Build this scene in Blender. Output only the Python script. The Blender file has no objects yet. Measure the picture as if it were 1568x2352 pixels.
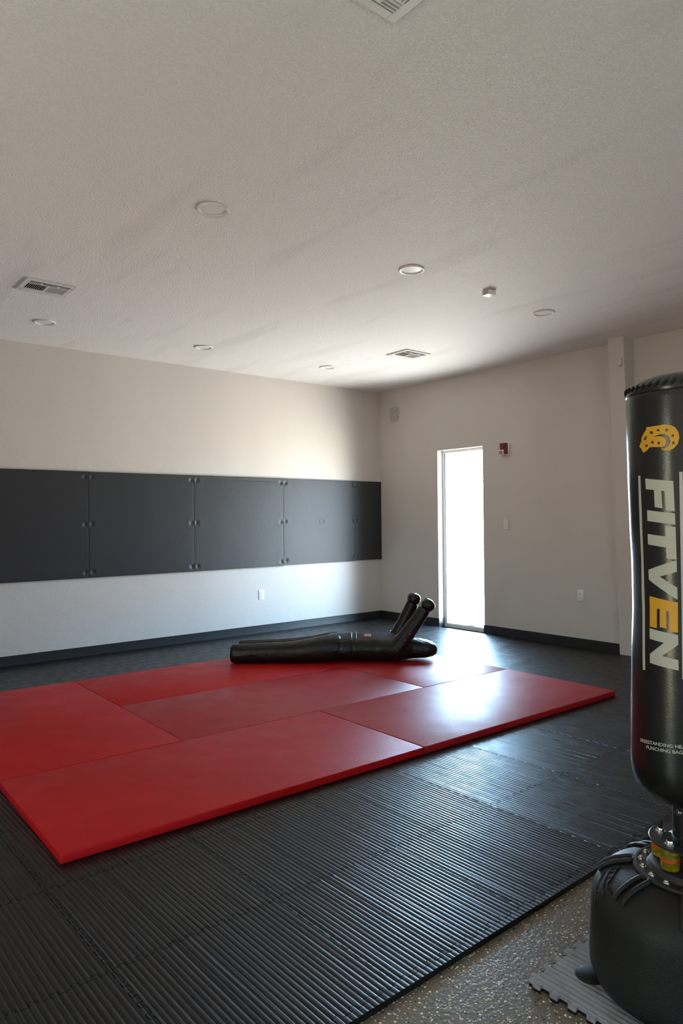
import bpy, bmesh, math, random
from mathutils import Vector, Matrix, Quaternion, noise

random.seed(7)
S = bpy.context.scene
COL = S.collection
PI = math.pi

# ------------------------------------------------------------------ camera
cam_d = bpy.data.cameras.new('camera')
cam = bpy.data.objects.new('camera', cam_d)
COL.objects.link(cam)
YAW, PITCH, ROLL, FPX = 0.8838, 0.0082, -0.0096, 1616.3
fw = Vector((-math.sin(YAW) * math.cos(PITCH), math.cos(YAW) * math.cos(PITCH), math.sin(PITCH)))
rt = Vector((math.cos(YAW), math.sin(YAW), 0))
up = rt.cross(fw)
r2 = rt * math.cos(ROLL) + up * math.sin(ROLL)
u2 = up * math.cos(ROLL) - rt * math.sin(ROLL)
m3 = Matrix((r2, u2, -fw)).transposed()
cam.matrix_world = Matrix.Translation((7.0703, -6.4834, 1.3534)) @ m3.to_4x4()
cam_d.sensor_fit = 'HORIZONTAL'
cam_d.sensor_width = 24.0
cam_d.lens = 24.0 * FPX / 1568.0
cam_d.clip_start = 0.05
S.camera = cam

# ------------------------------------------------------------------ render look
S.view_settings.view_transform = 'Standard'
S.view_settings.look = 'None'
S.view_settings.gamma = 1.0
S.view_settings.use_curve_mapping = False
S.view_settings.exposure = -0.12
S.cycles.max_bounces = 10
S.cycles.diffuse_bounces = 6
S.cycles.glossy_bounces = 4
S.cycles.transmission_bounces = 6
S.cycles.transparent_max_bounces = 12
S.cycles.caustics_reflective = False
S.cycles.caustics_refractive = False
S.cycles.sample_clamp_indirect = 6.0
S.cycles.use_denoising = True

# ------------------------------------------------------------------ sky outside
SKY = (0.44, 0.70, 1.0); SKY_S = 10.0
GROUND = (1.0, 0.95, 0.895); GROUND_S = 8.6
SOUTH = (0.32, 0.27, 0.18)   # dim warm tint added to the sky behind the camera for the bag's reflection
W = bpy.data.worlds.new('daylight')
S.world = W
W.use_nodes = True
nt = W.node_tree
nt.nodes.clear()
def wn(t, **k):
    n = nt.nodes.new(t)
    for a, b in k.items():
        setattr(n, a, b)
    return n
tc = wn('ShaderNodeTexCoord'); sp = wn('ShaderNodeSeparateXYZ')
nt.links.new(tc.outputs['Generated'], sp.inputs[0])
mz = wn('ShaderNodeMapRange', interpolation_type='SMOOTHSTEP')
nt.links.new(sp.outputs['Z'], mz.inputs['Value'])
mz.inputs['From Min'].default_value = -0.04; mz.inputs['From Max'].default_value = 0.10
mixc = wn('ShaderNodeMix', data_type='RGBA')
nt.links.new(mz.outputs[0], mixc.inputs['Factor'])
# building's shade put into the ground colour at steep downward angles
mg_ = wn('ShaderNodeMapRange', interpolation_type='SMOOTHSTEP')
nt.links.new(sp.outputs['Z'], mg_.inputs['Value'])
mg_.inputs['From Min'].default_value = -0.80; mg_.inputs['From Max'].default_value = -0.30
mgc = wn('ShaderNodeMix', data_type='RGBA')
nt.links.new(mg_.outputs[0], mgc.inputs['Factor'])
mgc.inputs['A'].default_value = tuple(c * GROUND_S * 0.62 for c in GROUND) + (1,)
mgc.inputs['B'].default_value = tuple(c * GROUND_S for c in GROUND) + (1,)
nt.links.new(mgc.outputs['Result'], mixc.inputs['A'])
mixc.inputs['B'].default_value = tuple(c * SKY_S for c in SKY) + (1,)
my = wn('ShaderNodeMapRange', interpolation_type='SMOOTHSTEP')
nt.links.new(sp.outputs['Y'], my.inputs['Value'])
my.inputs['From Min'].default_value = -0.9; my.inputs['From Max'].default_value = -0.3
mys = wn('ShaderNodeMix', data_type='RGBA')
mys.inputs['A'].default_value = SOUTH + (1,); mys.inputs['B'].default_value = (1, 1, 1, 1)
nt.links.new(my.outputs[0], mys.inputs['Factor'])
mym = wn('ShaderNodeMix', data_type='RGBA', blend_type='MULTIPLY')
mym.inputs['Factor'].default_value = 1.0
nt.links.new(mixc.outputs['Result'], mym.inputs['A']); nt.links.new(mys.outputs['Result'], mym.inputs['B'])
NORTH = 8.1             # open sky and sunlit paving beyond the tall window
mn = wn('ShaderNodeMapRange', interpolation_type='SMOOTHSTEP')
nt.links.new(sp.outputs['Y'], mn.inputs['Value'])
mn.inputs['From Min'].default_value = 0.25; mn.inputs['From Max'].default_value = 0.50
mx_ = wn('ShaderNodeMapRange', interpolation_type='SMOOTHSTEP')
nt.links.new(sp.outputs['X'], mx_.inputs['Value'])
mx_.inputs['From Min'].default_value = 0.70; mx_.inputs['From Max'].default_value = 0.40
mmx = wn('ShaderNodeMath', operation='MAXIMUM')
nt.links.new(mn.outputs[0], mmx.inputs[0]); nt.links.new(mx_.outputs[0], mmx.inputs[1])
mr = wn('ShaderNodeMapRange')
nt.links.new(mmx.outputs[0], mr.inputs['Value'])
mr.inputs['To Min'].default_value = 1.0; mr.inputs['To Max'].default_value = NORTH
bg = wn('ShaderNodeBackground'); wo = wn('ShaderNodeOutputWorld')
nt.links.new(mym.outputs['Result'], bg.inputs['Color'])
nt.links.new(mr.outputs[0], bg.inputs['Strength'])
nt.links.new(bg.outputs[0], wo.inputs['Surface'])
W.cycles.sampling_method = 'MANUAL'
W.cycles.sample_map_resolution = 512

# room: corner of the left wall and the window wall at the origin
XR, YF, H, FZ = 10.2, -9.4, 3.05, -0.020
TW = 0.16
# openings: (axis wall, from, to, z0, z1)
WIN1 = (1.060, 1.772, FZ, 2.175)
WINR = [(-4.6, -3.6, FZ, 2.175), (-7.6, -6.6, FZ, 2.175)]     # unseen windows on the right wall (y range)
WINF = [(4.75, 5.45, FZ, 2.175)]                         # unseen opening behind the camera (x range)

def portal(loc, rot, sx, sy):
    l = bpy.data.lights.new('window_daylight', 'AREA')
    l.shape = 'RECTANGLE'; l.size = sx; l.size_y = sy
    l.cycles.is_portal = True
    o = bpy.data.objects.new('window_daylight', l)
    COL.objects.link(o)
    o.location = loc; o.rotation_euler = rot
zc = 2.175 / 2
portal(((WIN1[0] + WIN1[1]) / 2, 0.15, zc), (-PI / 2, 0, 0), 0.70, 2.17)
for a, b, z0, z1 in WINR:
    portal((XR + 0.13, (a + b) / 2, zc), (PI / 2, 0, PI / 2), b - a, 2.17)
for a, b, z0, z1 in WINF:
    portal(((a + b) / 2, YF - 0.13, zc), (PI / 2, 0, 0), b - a, 2.17)

# ------------------------------------------------------------------ materials
def mat(name, color, rough=0.6, spec=0.5, metal=0.0, bump=None, vary=None, coat=0.0, trans=0.0, ior=1.45, rvar=None, emis=None):
    """bump: list of (scale xyz or number, distance, detail, kind); vary: (scale, color2, lo, hi); rvar: (scale, rough2)"""
    m = bpy.data.materials.new(name)
    m.use_nodes = True
    t = m.node_tree
    p = t.nodes['Principled BSDF']
    p.inputs['Base Color'].default_value = tuple(color) + (1,)
    p.inputs['Roughness'].default_value = rough
    p.inputs['Specular IOR Level'].default_value = spec
    p.inputs['Metallic'].default_value = metal
    p.inputs['Coat Weight'].default_value = coat
    p.inputs['Transmission Weight'].default_value = trans
    p.inputs['IOR'].default_value = ior
    c = t.nodes.new('ShaderNodeTexCoord')
    def tex(scale, detail, kind='noise'):
        mp = t.nodes.new('ShaderNodeMapping')
        mp.inputs['Scale'].default_value = scale if isinstance(scale, tuple) else (scale,) * 3
        t.links.new(c.outputs['Object'], mp.inputs['Vector'])
        if kind == 'voronoi':
            n = t.nodes.new('ShaderNodeTexVoronoi'); n.inputs['Scale'].default_value = 1.0
            t.links.new(mp.outputs[0], n.inputs['Vector'])
            return n.outputs['Distance']
        n = t.nodes.new('ShaderNodeTexNoise')
        n.inputs['Scale'].default_value = 1.0
        n.inputs['Detail'].default_value = detail
        t.links.new(mp.outputs[0], n.inputs['Vector'])
        return n.outputs['Fac']
    def ramp(out, lo, hi):
        r = t.nodes.new('ShaderNodeMapRange'); r.interpolation_type = 'SMOOTHSTEP'
        r.inputs['From Min'].default_value = lo; r.inputs['From Max'].default_value = hi
        t.links.new(out, r.inputs['Value'])
        return r.outputs[0]
    base = None
    for v in (vary or []):
        scale, col2, lo, hi = v[:4]
        f = ramp(tex(scale, 4, *v[4:5]), lo, hi)
        mx = t.nodes.new('ShaderNodeMix'); mx.data_type = 'RGBA'
        t.links.new(f, mx.inputs['Factor'])
        if base is None:
            mx.inputs['A'].default_value = tuple(color) + (1,)
        else:
            t.links.new(base, mx.inputs['A'])
        mx.inputs['B'].default_value = tuple(col2) + (1,)
        base = mx.outputs['Result']
    if base is not None:
        t.links.new(base, p.inputs['Base Color'])
    if rvar:
        f = ramp(tex(rvar[0], 4), 0.35, 0.65)
        r = t.nodes.new('ShaderNodeMapRange')
        r.inputs['To Min'].default_value = rough; r.inputs['To Max'].default_value = rvar[1]
        t.links.new(f, r.inputs['Value']); t.links.new(r.outputs[0], p.inputs['Roughness'])
    prev = None
    for b in (bump or []):
        scale, dist, detail = b[:3]
        bn = t.nodes.new('ShaderNodeBump')
        bn.inputs['Strength'].default_value = 1.0
        bn.inputs['Distance'].default_value = dist
        o = tex(scale, detail, *b[5:6])
        if len(b) > 3 and b[3] is not None:
            o = ramp(o, b[3], b[4])
        t.links.new(o, bn.inputs['Height'])
        if prev: t.links.new(prev, bn.inputs['Normal'])
        prev = bn.outputs[0]
    if prev: t.links.new(prev, p.inputs['Normal'])
    return m

M = {}
M['wall'] = mat('painted_drywall', (0.60, 0.558, 0.525), 0.6, 0.35,
                bump=[(120.0, 0.0012, 2, 0.45, 0.7), (9.0, 0.002, 3)],
                vary=[((1.2, 1.2, 0.25), (0.575, 0.534, 0.50), 0.45, 0.7)])
M['ceiling'] = mat('painted_ceiling', (0.85, 0.838, 0.842), 0.7, 0.3,
                   bump=[(95.0, 0.0024, 3, 0.45, 0.66)],
                   vary=[((0.55, 3.2, 1.0), (0.775, 0.762, 0.766), 0.52, 0.72)])
M['rubber_base'] = mat('black_cove_base', (0.018, 0.018, 0.02), 0.42, 0.45, bump=[((6, 6, 40), 0.0006, 2)])
M['foam'] = mat('black_eva_foam', (0.005, 0.005, 0.0055), 0.33, 0.40, bump=[(420.0, 0.0003, 2)],
                vary=[(5.0, (0.009, 0.009, 0.010), 0.45, 0.75)], rvar=(7.0, 0.37))
M['foam_worn'] = mat('black_eva_foam_worn', (0.007, 0.007, 0.008), 0.32, 0.42, bump=[(300.0, 0.0003, 2)],
                     vary=[((9.0, 9.0, 9.0), (0.016, 0.016, 0.018), 0.5, 0.78)], rvar=(11.0, 0.42))
M['grey_foam'] = mat('grey_eva_foam', (0.27, 0.27, 0.285), 0.62, 0.35, bump=[(500.0, 0.0005, 2)],
                     vary=[(14.0, (0.21, 0.20, 0.20), 0.45, 0.7)])
M['wallpad'] = mat('black_textured_vinyl', (0.022, 0.023, 0.026), 0.42, 0.45, bump=[(260.0, 0.0012, 2), ((90, 160, 14), 0.0006, 2)])
M['screw'] = mat('dark_screw_steel', (0.025, 0.025, 0.027), 0.5, 0.4, 0.3)
M['white_plastic'] = mat('white_plastic', (0.80, 0.80, 0.80), 0.4, 0.5)
M['wall_plate'] = mat('painted_plate', (0.66, 0.62, 0.58), 0.5, 0.4)
M['grey_plate'] = mat('grey_plate', (0.40, 0.375, 0.36), 0.6, 0.3, vary=[(30.0, (0.47, 0.45, 0.43), 0.45, 0.65)])
M['dark'] = mat('dark_slot', (0.02, 0.02, 0.02), 0.6)
M['vent_metal'] = mat('white_enamelled_steel', (0.72, 0.72, 0.72), 0.42, 0.5)
M['vent_dark'] = mat('duct_shade', (0.004, 0.0045, 0.0045), 0.9, 0.1)  # near-black colour stands in for the shade inside a deep duct
M['lens'] = mat('frosted_lens', (0.80, 0.79, 0.78), 0.35, 0.5)
M['red_plastic'] = mat('red_alarm_plastic', (0.15, 0.010, 0.013), 0.40, 0.5)
M['clear'] = mat('clear_strobe_dome', (0.80, 0.80, 0.80), 0.15, 0.5, trans=0.6)
M['white_frame'] = mat('white_window_frame', (0.82, 0.82, 0.82), 0.4, 0.5)
M['gasket'] = mat('black_glazing_gasket', (0.015, 0.02, 0.03), 0.6)
M['vinyl'] = mat('black_bag_vinyl', (0.008, 0.008, 0.008), 0.24, 0.5, bump=[(260.0, 0.0002, 2), ((7, 7, 3), 0.004, 2)])
M['leather'] = mat('black_dummy_leather', (0.006, 0.0055, 0.0055), 0.34, 0.42, bump=[(160.0, 0.0005, 2), ((14, 30, 30), 0.006, 3)])
M['print_white'] = mat('white_print', (0.42, 0.42, 0.36), 0.45, 0.4)
M['print_gold'] = mat('gold_print', (0.58, 0.29, 0.012), 0.42, 0.4)
M['print_black'] = mat('black_print', (0.012, 0.012, 0.012), 0.35, 0.5)
M['print_red'] = mat('red_print', (0.40, 0.02, 0.03), 0.45, 0.4)
M['tank'] = mat('black_moulded_plastic', (0.009, 0.009, 0.009), 0.42, 0.38, bump=[(420.0, 0.0005, 2, 0.4, 0.65)])
M['black_steel'] = mat('black_powder_coat', (0.012, 0.012, 0.013), 0.35, 0.5, bump=[(300.0, 0.0002, 2)])
M['chrome'] = mat('chrome_bolt', (0.75, 0.75, 0.74), 0.16, 0.5, 1.0)
M['rubber'] = mat('black_rubber', (0.010, 0.010, 0.010), 0.62, 0.3)
M['urethane'] = mat('yellow_urethane', (0.60, 0.50, 0.015), 0.12, 0.5, trans=0.8, ior=1.4)
M['orange'] = mat('orange_ring', (0.50, 0.055, 0.01), 0.25, 0.5)

def red_mat(name, col, rough, r2, spec):
    return mat(name, col, rough, spec, bump=[(230.0, 0.0010, 2)],
               vary=[(2.2, tuple(c * 1.12 for c in col), 0.4, 0.7), ((9.0, 16.0, 4.0), tuple(min(1, c * 1.06 + 0.025) for c in col), 0.66, 0.80)],
               rvar=(6.0, r2))
M['red_a'] = red_mat('red_mat_vinyl', (0.42, 0.006, 0.008), 0.44, 0.5, 0.20)
M['red_b'] = red_mat('red_mat_vinyl_worn', (0.34, 0.008, 0.011), 0.40, 0.46, 0.34)

def concrete():
    m = mat('speckled_epoxy_concrete', (0.225, 0.185, 0.135), 0.26, 0.5)
    t = m.node_tree; p = t.nodes['Principled BSDF']
    c = t.nodes.new('ShaderNodeTexCoord')
    n = t.nodes.new('ShaderNodeTexNoise'); n.inputs['Scale'].default_value = 3.0; n.inputs['Detail'].default_value = 5
    t.links.new(c.outputs['Object'], n.inputs['Vector'])
    mx = t.nodes.new('ShaderNodeMix'); mx.data_type = 'RGBA'
    t.links.new(n.outputs['Fac'], mx.inputs['Factor'])
    mx.inputs['A'].default_value = (0.115, 0.097, 0.073, 1); mx.inputs['B'].default_value = (0.155, 0.132, 0.104, 1)
    last = mx.outputs['Result']
    for sc, th, share, cols, off in ((120.0, 0.29, 0.17, ((0.66, 0.55, 0.38), (0.62, 0.60, 0.54), (0.48, 0.29, 0.17)), 0.0),
                                     (85.0, 0.30, 0.09, ((0.85, 0.80, 0.62), (0.75, 0.60, 0.35), (0.55, 0.35, 0.25)), 7.3),
                                     (105.0, 0.30, 0.09, ((0.012, 0.012, 0.012),) * 3, 3.1)):
        mp = t.nodes.new('ShaderNodeMapping'); mp.inputs['Location'].default_value = (off, off * 1.7, 0)
        t.links.new(c.outputs['Object'], mp.inputs['Vector'])
        v = t.nodes.new('ShaderNodeTexVoronoi'); v.inputs['Scale'].default_value = sc; v.voronoi_dimensions = '2D'
        t.links.new(mp.outputs[0], v.inputs['Vector'])
        lt = t.nodes.new('ShaderNodeMath'); lt.operation = 'LESS_THAN'; lt.inputs[1].default_value = th
        t.links.new(v.outputs['Distance'], lt.inputs[0])
        sx = t.nodes.new('ShaderNodeSeparateColor'); t.links.new(v.outputs['Color'], sx.inputs[0])
        l2 = t.nodes.new('ShaderNodeMath'); l2.operation = 'LESS_THAN'; l2.inputs[1].default_value = share
        t.links.new(sx.outputs[0], l2.inputs[0])
        mu = t.nodes.new('ShaderNodeMath'); mu.operation = 'MULTIPLY'
        t.links.new(lt.outputs[0], mu.inputs[0]); t.links.new(l2.outputs[0], mu.inputs[1])
        cr = t.nodes.new('ShaderNodeValToRGB'); cr.color_ramp.interpolation = 'CONSTANT'
        cr.color_ramp.elements[0].color = cols[0] + (1,); cr.color_ramp.elements[0].position = 0
        cr.color_ramp.elements[1].color = cols[1] + (1,); cr.color_ramp.elements[1].position = 0.5
        e = cr.color_ramp.elements.new(0.8); e.color = cols[2] + (1,)
        t.links.new(sx.outputs[1], cr.inputs[0])
        m2 = t.nodes.new('ShaderNodeMix'); m2.data_type = 'RGBA'
        t.links.new(mu.outputs[0], m2.inputs['Factor']); t.links.new(last, m2.inputs['A']); t.links.new(cr.outputs[0], m2.inputs['B'])
        last = m2.outputs['Result']
    t.links.new(last, p.inputs['Base Color'])
    n2 = t.nodes.new('ShaderNodeTexNoise'); n2.inputs['Scale'].default_value = 90.0
    t.links.new(c.outputs['Object'], n2.inputs['Vector'])
    b = t.nodes.new('ShaderNodeBump'); b.inputs['Distance'].default_value = 0.0015
    t.links.new(n2.outputs['Fac'], b.inputs['Height']); t.links.new(b.outputs[0], p.inputs['Normal'])
    return m
M['concrete'] = concrete()

def glass_mat():
    m = bpy.data.materials.new('clear_window_glass'); m.use_nodes = True
    t = m.node_tree; t.nodes.clear()
    o = t.nodes.new('ShaderNodeOutputMaterial'); mx = t.nodes.new('ShaderNodeMixShader')
    tr = t.nodes.new('ShaderNodeBsdfTransparent'); gl = t.nodes.new('ShaderNodeBsdfGlossy')
    gl.inputs['Roughness'].default_value = 0.02
    tr.inputs['Color'].default_value = (0.94, 0.97, 0.96, 1)
    lw = t.nodes.new('ShaderNodeLayerWeight'); lw.inputs['Blend'].default_value = 0.5
    pw = t.nodes.new('ShaderNodeMath'); pw.operation = 'POWER'; pw.inputs[1].default_value = 5.0
    fr = t.nodes.new('ShaderNodeMath'); fr.operation = 'MULTIPLY_ADD'; fr.inputs[1].default_value = 0.96; fr.inputs[2].default_value = 0.04
    t.links.new(lw.outputs['Facing'], pw.inputs[0]); t.links.new(pw.outputs[0], fr.inputs[0])
    t.links.new(fr.outputs[0], mx.inputs[0]); t.links.new(tr.outputs[0], mx.inputs[1]); t.links.new(gl.outputs[0], mx.inputs[2])
    t.links.new(mx.outputs[0], o.inputs['Surface'])
    return m
M['glass'] = glass_mat()

# ------------------------------------------------------------------ mesh helpers
class MB:
    def __init__(s):
        s.bm = bmesh.new()
    def box(s, x0, x1, y0, y1, z0, z1, bevel=0.0, seg=2):
        b = bmesh.new()
        bmesh.ops.create_cube(b, size=1.0)
        for v in b.verts:
            v.co = Vector((x0 + (v.co.x + .5) * (x1 - x0), y0 + (v.co.y + .5) * (y1 - y0), z0 + (v.co.z + .5) * (z1 - z0)))
        if bevel > 0:
            bmesh.ops.bevel(b, geom=b.edges[:], offset=bevel, segments=seg, affect='EDGES', profile=0.5)
        s.merge(b)
        return s
    def merge(s, b, mtx=None):
        if mtx is not None:
            b.transform(mtx)
        me = bpy.data.meshes.new('tmp'); b.to_mesh(me); b.free()
        s.bm.from_mesh(me); bpy.data.meshes.remove(me)
    def grid(s, rows, closed_u=False, cap=None):
        """rows of points; u runs along a row"""
        vs = [[s.bm.verts.new(p) for p in r] for r in rows]
        n = len(rows[0])
        for i in range(len(rows) - 1):
            for j in range(n if closed_u else n - 1):
                k = (j + 1) % n
                s.bm.faces.new((vs[i][j], vs[i][k], vs[i + 1][k], vs[i + 1][j]))
        if cap:
            s.bm.faces.new(vs[0][::-1]); s.bm.faces.new(vs[-1])
        return s
    def lathe(s, prof, n=48, center=(0, 0), a0=0.0):
        rows = []
        for r, z in prof:
            rows.append([(center[0] + r * math.cos(a0 + 2 * PI * k / n), center[1] + r * math.sin(a0 + 2 * PI * k / n), z) for k in range(n)])
        s.grid(rows, True)
        return s
    def tube(s, pts, rad, n=10, cap=True, squash=None):
        pts = [Vector(p) for p in pts]
        rows = []; prev = None
        for i, p in enumerate(pts):
            t = (pts[min(i + 1, len(pts) - 1)] - pts[max(i - 1, 0)]).normalized()
            if prev is None:
                a = Vector((0, 0, 1)) if abs(t.z) < 0.9 else Vector((1, 0, 0))
                x = t.cross(a).normalized()
            else:
                x = (prev - t * prev.dot(t)).normalized()
            y = t.cross(x)
            prev = x
            r = rad[i] if isinstance(rad, (list, tuple)) else rad
            ra, rb = r if isinstance(r, tuple) else (r, r)
            rows.append([p + x * ra * math.cos(2 * PI * k / n) + y * rb * math.sin(2 * PI * k / n) for k in range(n)])
        s.grid(rows, True, cap)
        return s
    def build(s, name, m, parent=None, smooth=True, angle=35, mats=None):
        bmesh.ops.remove_doubles(s.bm, verts=s.bm.verts[:], dist=1e-5)
        bmesh.ops.recalc_face_normals(s.bm, faces=s.bm.faces[:])
        me = bpy.data.meshes.new(name)
        s.bm.to_mesh(me); s.bm.free()
        o = bpy.data.objects.new(name, me)
        COL.objects.link(o)
        if m is not None:
            me.materials.append(m)
        if smooth:
            me.polygons.foreach_set('use_smooth', [True] * len(me.polygons))
            me.set_sharp_from_angle(angle=math.radians(angle))
        if parent is not None:
            o.parent = parent
        return o

def tag(o, label=None, cat=None, group=None, kind=None):
    if label: o['label'] = label
    if cat: o['category'] = cat
    if group: o['group'] = group
    if kind or cat: o['kind'] = kind or 'thing'
    return o
def thing(name, loc, label, cat, group=None, rz=0.0, rot=None):
    o = bpy.data.objects.new(name, None); COL.objects.link(o)
    o.empty_display_size = 0.05
    o.location = loc; o.rotation_euler = rot or (0, 0, rz)
    return tag(o, label, cat, group)
def copy_tree(o, parent=None):
    c = o.copy(); COL.objects.link(c)
    if parent is not None: c.parent = parent
    for ch in [x for x in list(COL.objects) if x.parent == o]:
        copy_tree(ch, c)
    return c
def struct(o):
    o['kind'] = 'structure'
    return o

def slab(poly, cuts):
    """slice a simple polygon (list of (u, v)) into quads between successive v cuts"""
    vs = sorted(set([round(c, 6) for c in cuts] + [round(p[1], 6) for p in poly]))
    lo = min(p[1] for p in poly); hi = max(p[1] for p in poly)
    vs = [v for v in vs if lo - 1e-7 <= v <= hi + 1e-7]
    out = []
    n = len(poly)
    for a, b in zip(vs[:-1], vs[1:]):
        if b - a < 1e-6: continue
        mid = (a + b) / 2
        xs = []
        for i in range(n):
            p, q = poly[i], poly[(i + 1) % n]
            if (p[1] - mid) * (q[1] - mid) < 0:
                f = lambda v: p[0] + (q[0] - p[0]) * (v - p[1]) / (q[1] - p[1])
                xs.append((f(mid), f(a), f(b)))
        xs.sort()
        for l, r in zip(xs[0::2], xs[1::2]):
            out.append(((l[1], a), (r[1], a), (r[2], b), (l[2], b)))
    return out
def clip(poly, nx, ny, c):
    """keep the side nx*x + ny*y <= c"""
    out = []
    for i in range(len(poly)):
        p, q = poly[i], poly[(i + 1) % len(poly)]
        dp, dq = nx * p[0] + ny * p[1] - c, nx * q[0] + ny * q[1] - c
        if dp <= 0: out.append(p)
        if dp * dq < 0:
            t = dp / (dp - dq)
            out.append((p[0] + (q[0] - p[0]) * t, p[1] + (q[1] - p[1]) * t))
    return out
def inset(poly, d):
    area = sum(p[0] * q[1] - q[0] * p[1] for p, q in zip(poly, poly[1:] + poly[:1]))
    sg = 1 if area > 0 else -1
    out = []
    n = len(poly)
    for i in range(n):
        a, b, c = Vector(poly[i - 1]), Vector(poly[i]), Vector(poly[(i + 1) % n])
        e1, e2 = (b - a), (c - b)
        if e1.length < 1e-9 or e2.length < 1e-9:
            out.append(tuple(b)); continue
        e1.normalize(); e2.normalize()
        n1 = Vector((-e1.y, e1.x)) * sg; n2 = Vector((-e2.y, e2.x)) * sg
        m = n1 + n2
        if m.length < 1e-6: out.append(tuple(b)); continue
        m.normalize()
        k = d / max(0.45, m.dot(n1))
        out.append((b.x + m.x * k, b.y + m.y * k))
    return out

# ------------------------------------------------------------------ room shell
def wall_boxes(a0, a1, holes, place, top=H):
    """fill a wall strip a0..a1 around holes (from, to, z0, z1); place(mb, a, b, z0, z1) adds a box"""
    mb = MB(); a = a0
    for h0, h1, z0, z1 in sorted(holes):
        place(mb, a, h0, FZ - 0.1, top)
        place(mb, h0, h1, z1, top)
        place(mb, h0, h1, FZ - 0.1, z0)
        a = h1
    place(mb, a, a1, FZ - 0.1, top)
    return mb
def px(mb, a, b, z0, z1, y0, y1):
    if b - a > 1e-4 and z1 - z0 > 1e-4: mb.box(a, b, y0, y1, z0, z1)
struct(MB().box(-TW, XR + TW, YF - TW, TW, FZ - 0.1, FZ).build('floor', M['concrete']))
struct(MB().box(-TW, XR + TW, YF - TW, TW, H, H + 0.12).build('ceiling', M['ceiling']))
struct(MB().box(-TW, 0, YF - TW, TW, FZ - 0.1, H).build('wall_left', M['wall']))
struct(wall_boxes(0, XR, [WIN1], lambda mb, a, b, z0, z1: px(mb, a, b, z0, z1, 0, TW)).build('wall_back', M['wall']))
struct(wall_boxes(YF, 0, WINR, lambda mb, a, b, z0, z1: (b - a > 1e-4 and z1 - z0 > 1e-4) and mb.box(XR, XR + TW, a, b, z0, z1)).build('wall_right', M['wall']))
struct(wall_boxes(0, XR, WINF, lambda mb, a, b, z0, z1: px(mb, a, b, z0, z1, YF - TW, YF)).build('wall_front', M['wall']))

def window(n, x0, x1, z1, mtx, gasket=False):
    """opening x0..x1 in a wall on y=0, outside towards +y; frame set back in the reveal"""
    f = 0.034
    y0, y1 = 0.088, 0.135
    r = MB()
    r.box(x0, x0 + f, y0, y1, FZ, z1, 0.002); r.box(x1 - f, x1, y0, y1, FZ, z1, 0.002)
    r.box(x0 + f, x1 - f, y0, y1, z1 - f, z1, 0.002); r.box(x0 + f, x1 - f, y0, y1, FZ, FZ + 0.055, 0.002)
    o = r.build('window_%d' % n, M['white_frame']); struct(o)
    g = MB().box(x0 + f - .004, x1 - f + .004, 0.112, 0.118, FZ + 0.05, z1 - f + .004).build('glass_pane', M['glass'], o)
    k = MB(); w = 0.009
    k.box(x0 + f, x0 + f + w, y0 + .004, y0 + .016, FZ + .055, z1 - f)
    k.box(x1 - f - w, x1 - f, y0 + .004, y0 + .016, FZ + .055, z1 - f)
    k.build('gasket', M['gasket'], o)
    if gasket:
        pts = [(x0 + f + 0.06 + t * (x1 - x0 - 2 * f - .07), y0 + .006, FZ + .066 - 0.012 * math.sin(t * PI) + 0.012 * (1 - t)) for t in [i / 12 for i in range(13)]]
        MB().tube(pts, 0.0045, 6).build('weather_seal', M['gasket'], o)
    o.matrix_world = mtx
    return o
window(1, WIN1[0], WIN1[1], WIN1[3], Matrix.Identity(4), True)
for i, (a, b, z0, z1) in enumerate(WINR):
    window(2 + i, -b, -a, z1, Matrix.Translation((XR, 0, 0)) @ Matrix.Rotation(-PI / 2, 4, 'Z'))
for i, (a, b, z0, z1) in enumerate(WINF):
    window(5 + i, -b, -a, z1, Matrix.Translation((0, YF, 0)) @ Matrix.Rotation(PI, 4, 'Z'))

# cove base
BT = 0.091
def cove(name, segs):
    mb = MB()
    for x0, x1, y0, y1 in segs: mb.box(x0, x1, y0, y1, FZ, BT, 0.0015, 1)
    return struct(mb.build(name, M['rubber_base']))
# the left run bulges a little off the wall between its glued spots
rows = []
ny = 90
for i in range(ny + 1):
    y = -0.004 + (YF + 0.004) * i / ny
    b = 0.005 + 0.005 * max(0, noise.noise(Vector((y * 2.1, 3.3, 0)))) + 0.003 * max(0, noise.noise(Vector((y * 6, 1.3, 0))))
    t = BT + 0.002 * noise.noise(Vector((y * 1.7, 9, 0)))
    rows.append([(0.0005, y, FZ), (b + .004, y, FZ), (b, y, FZ + .02), (b, y, t - .002), (b - .002, y, t), (0.0005, y, t)])
mb = MB(); mb.grid(rows, False)
struct(mb.build('baseboard_left', M['rubber_base']))
cove('baseboard_back', [(0.008, WIN1[0], -0.008, -0.0005), (WIN1[0] - 0.0005, WIN1[0] + 0.007, -0.008, 0.086)])
cove('baseboard_back_right', [(WIN1[1] - 0.007, 3.462, -0.008, -0.0005), (WIN1[1] - 0.007, WIN1[1] + 0.0005, -0.008, 0.086)])
cove('baseboard_far_right', [(3.66, XR - .001, -0.008, -0.0005)])

# boxed-in tapered column on the window wall
cb = MB()
rows = []
for z, d in ((FZ, 0.045), (1.0, 0.090), (2.0, 0.140), (H, 0.195)):
    rows.append([(3.474, 0.0, z), (3.474, -d, z), (3.632, -d, z), (3.632, 0.0, z)])
cb.grid(rows, True, True)
struct(cb.build('column', M['wall'], smooth=False))

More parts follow.
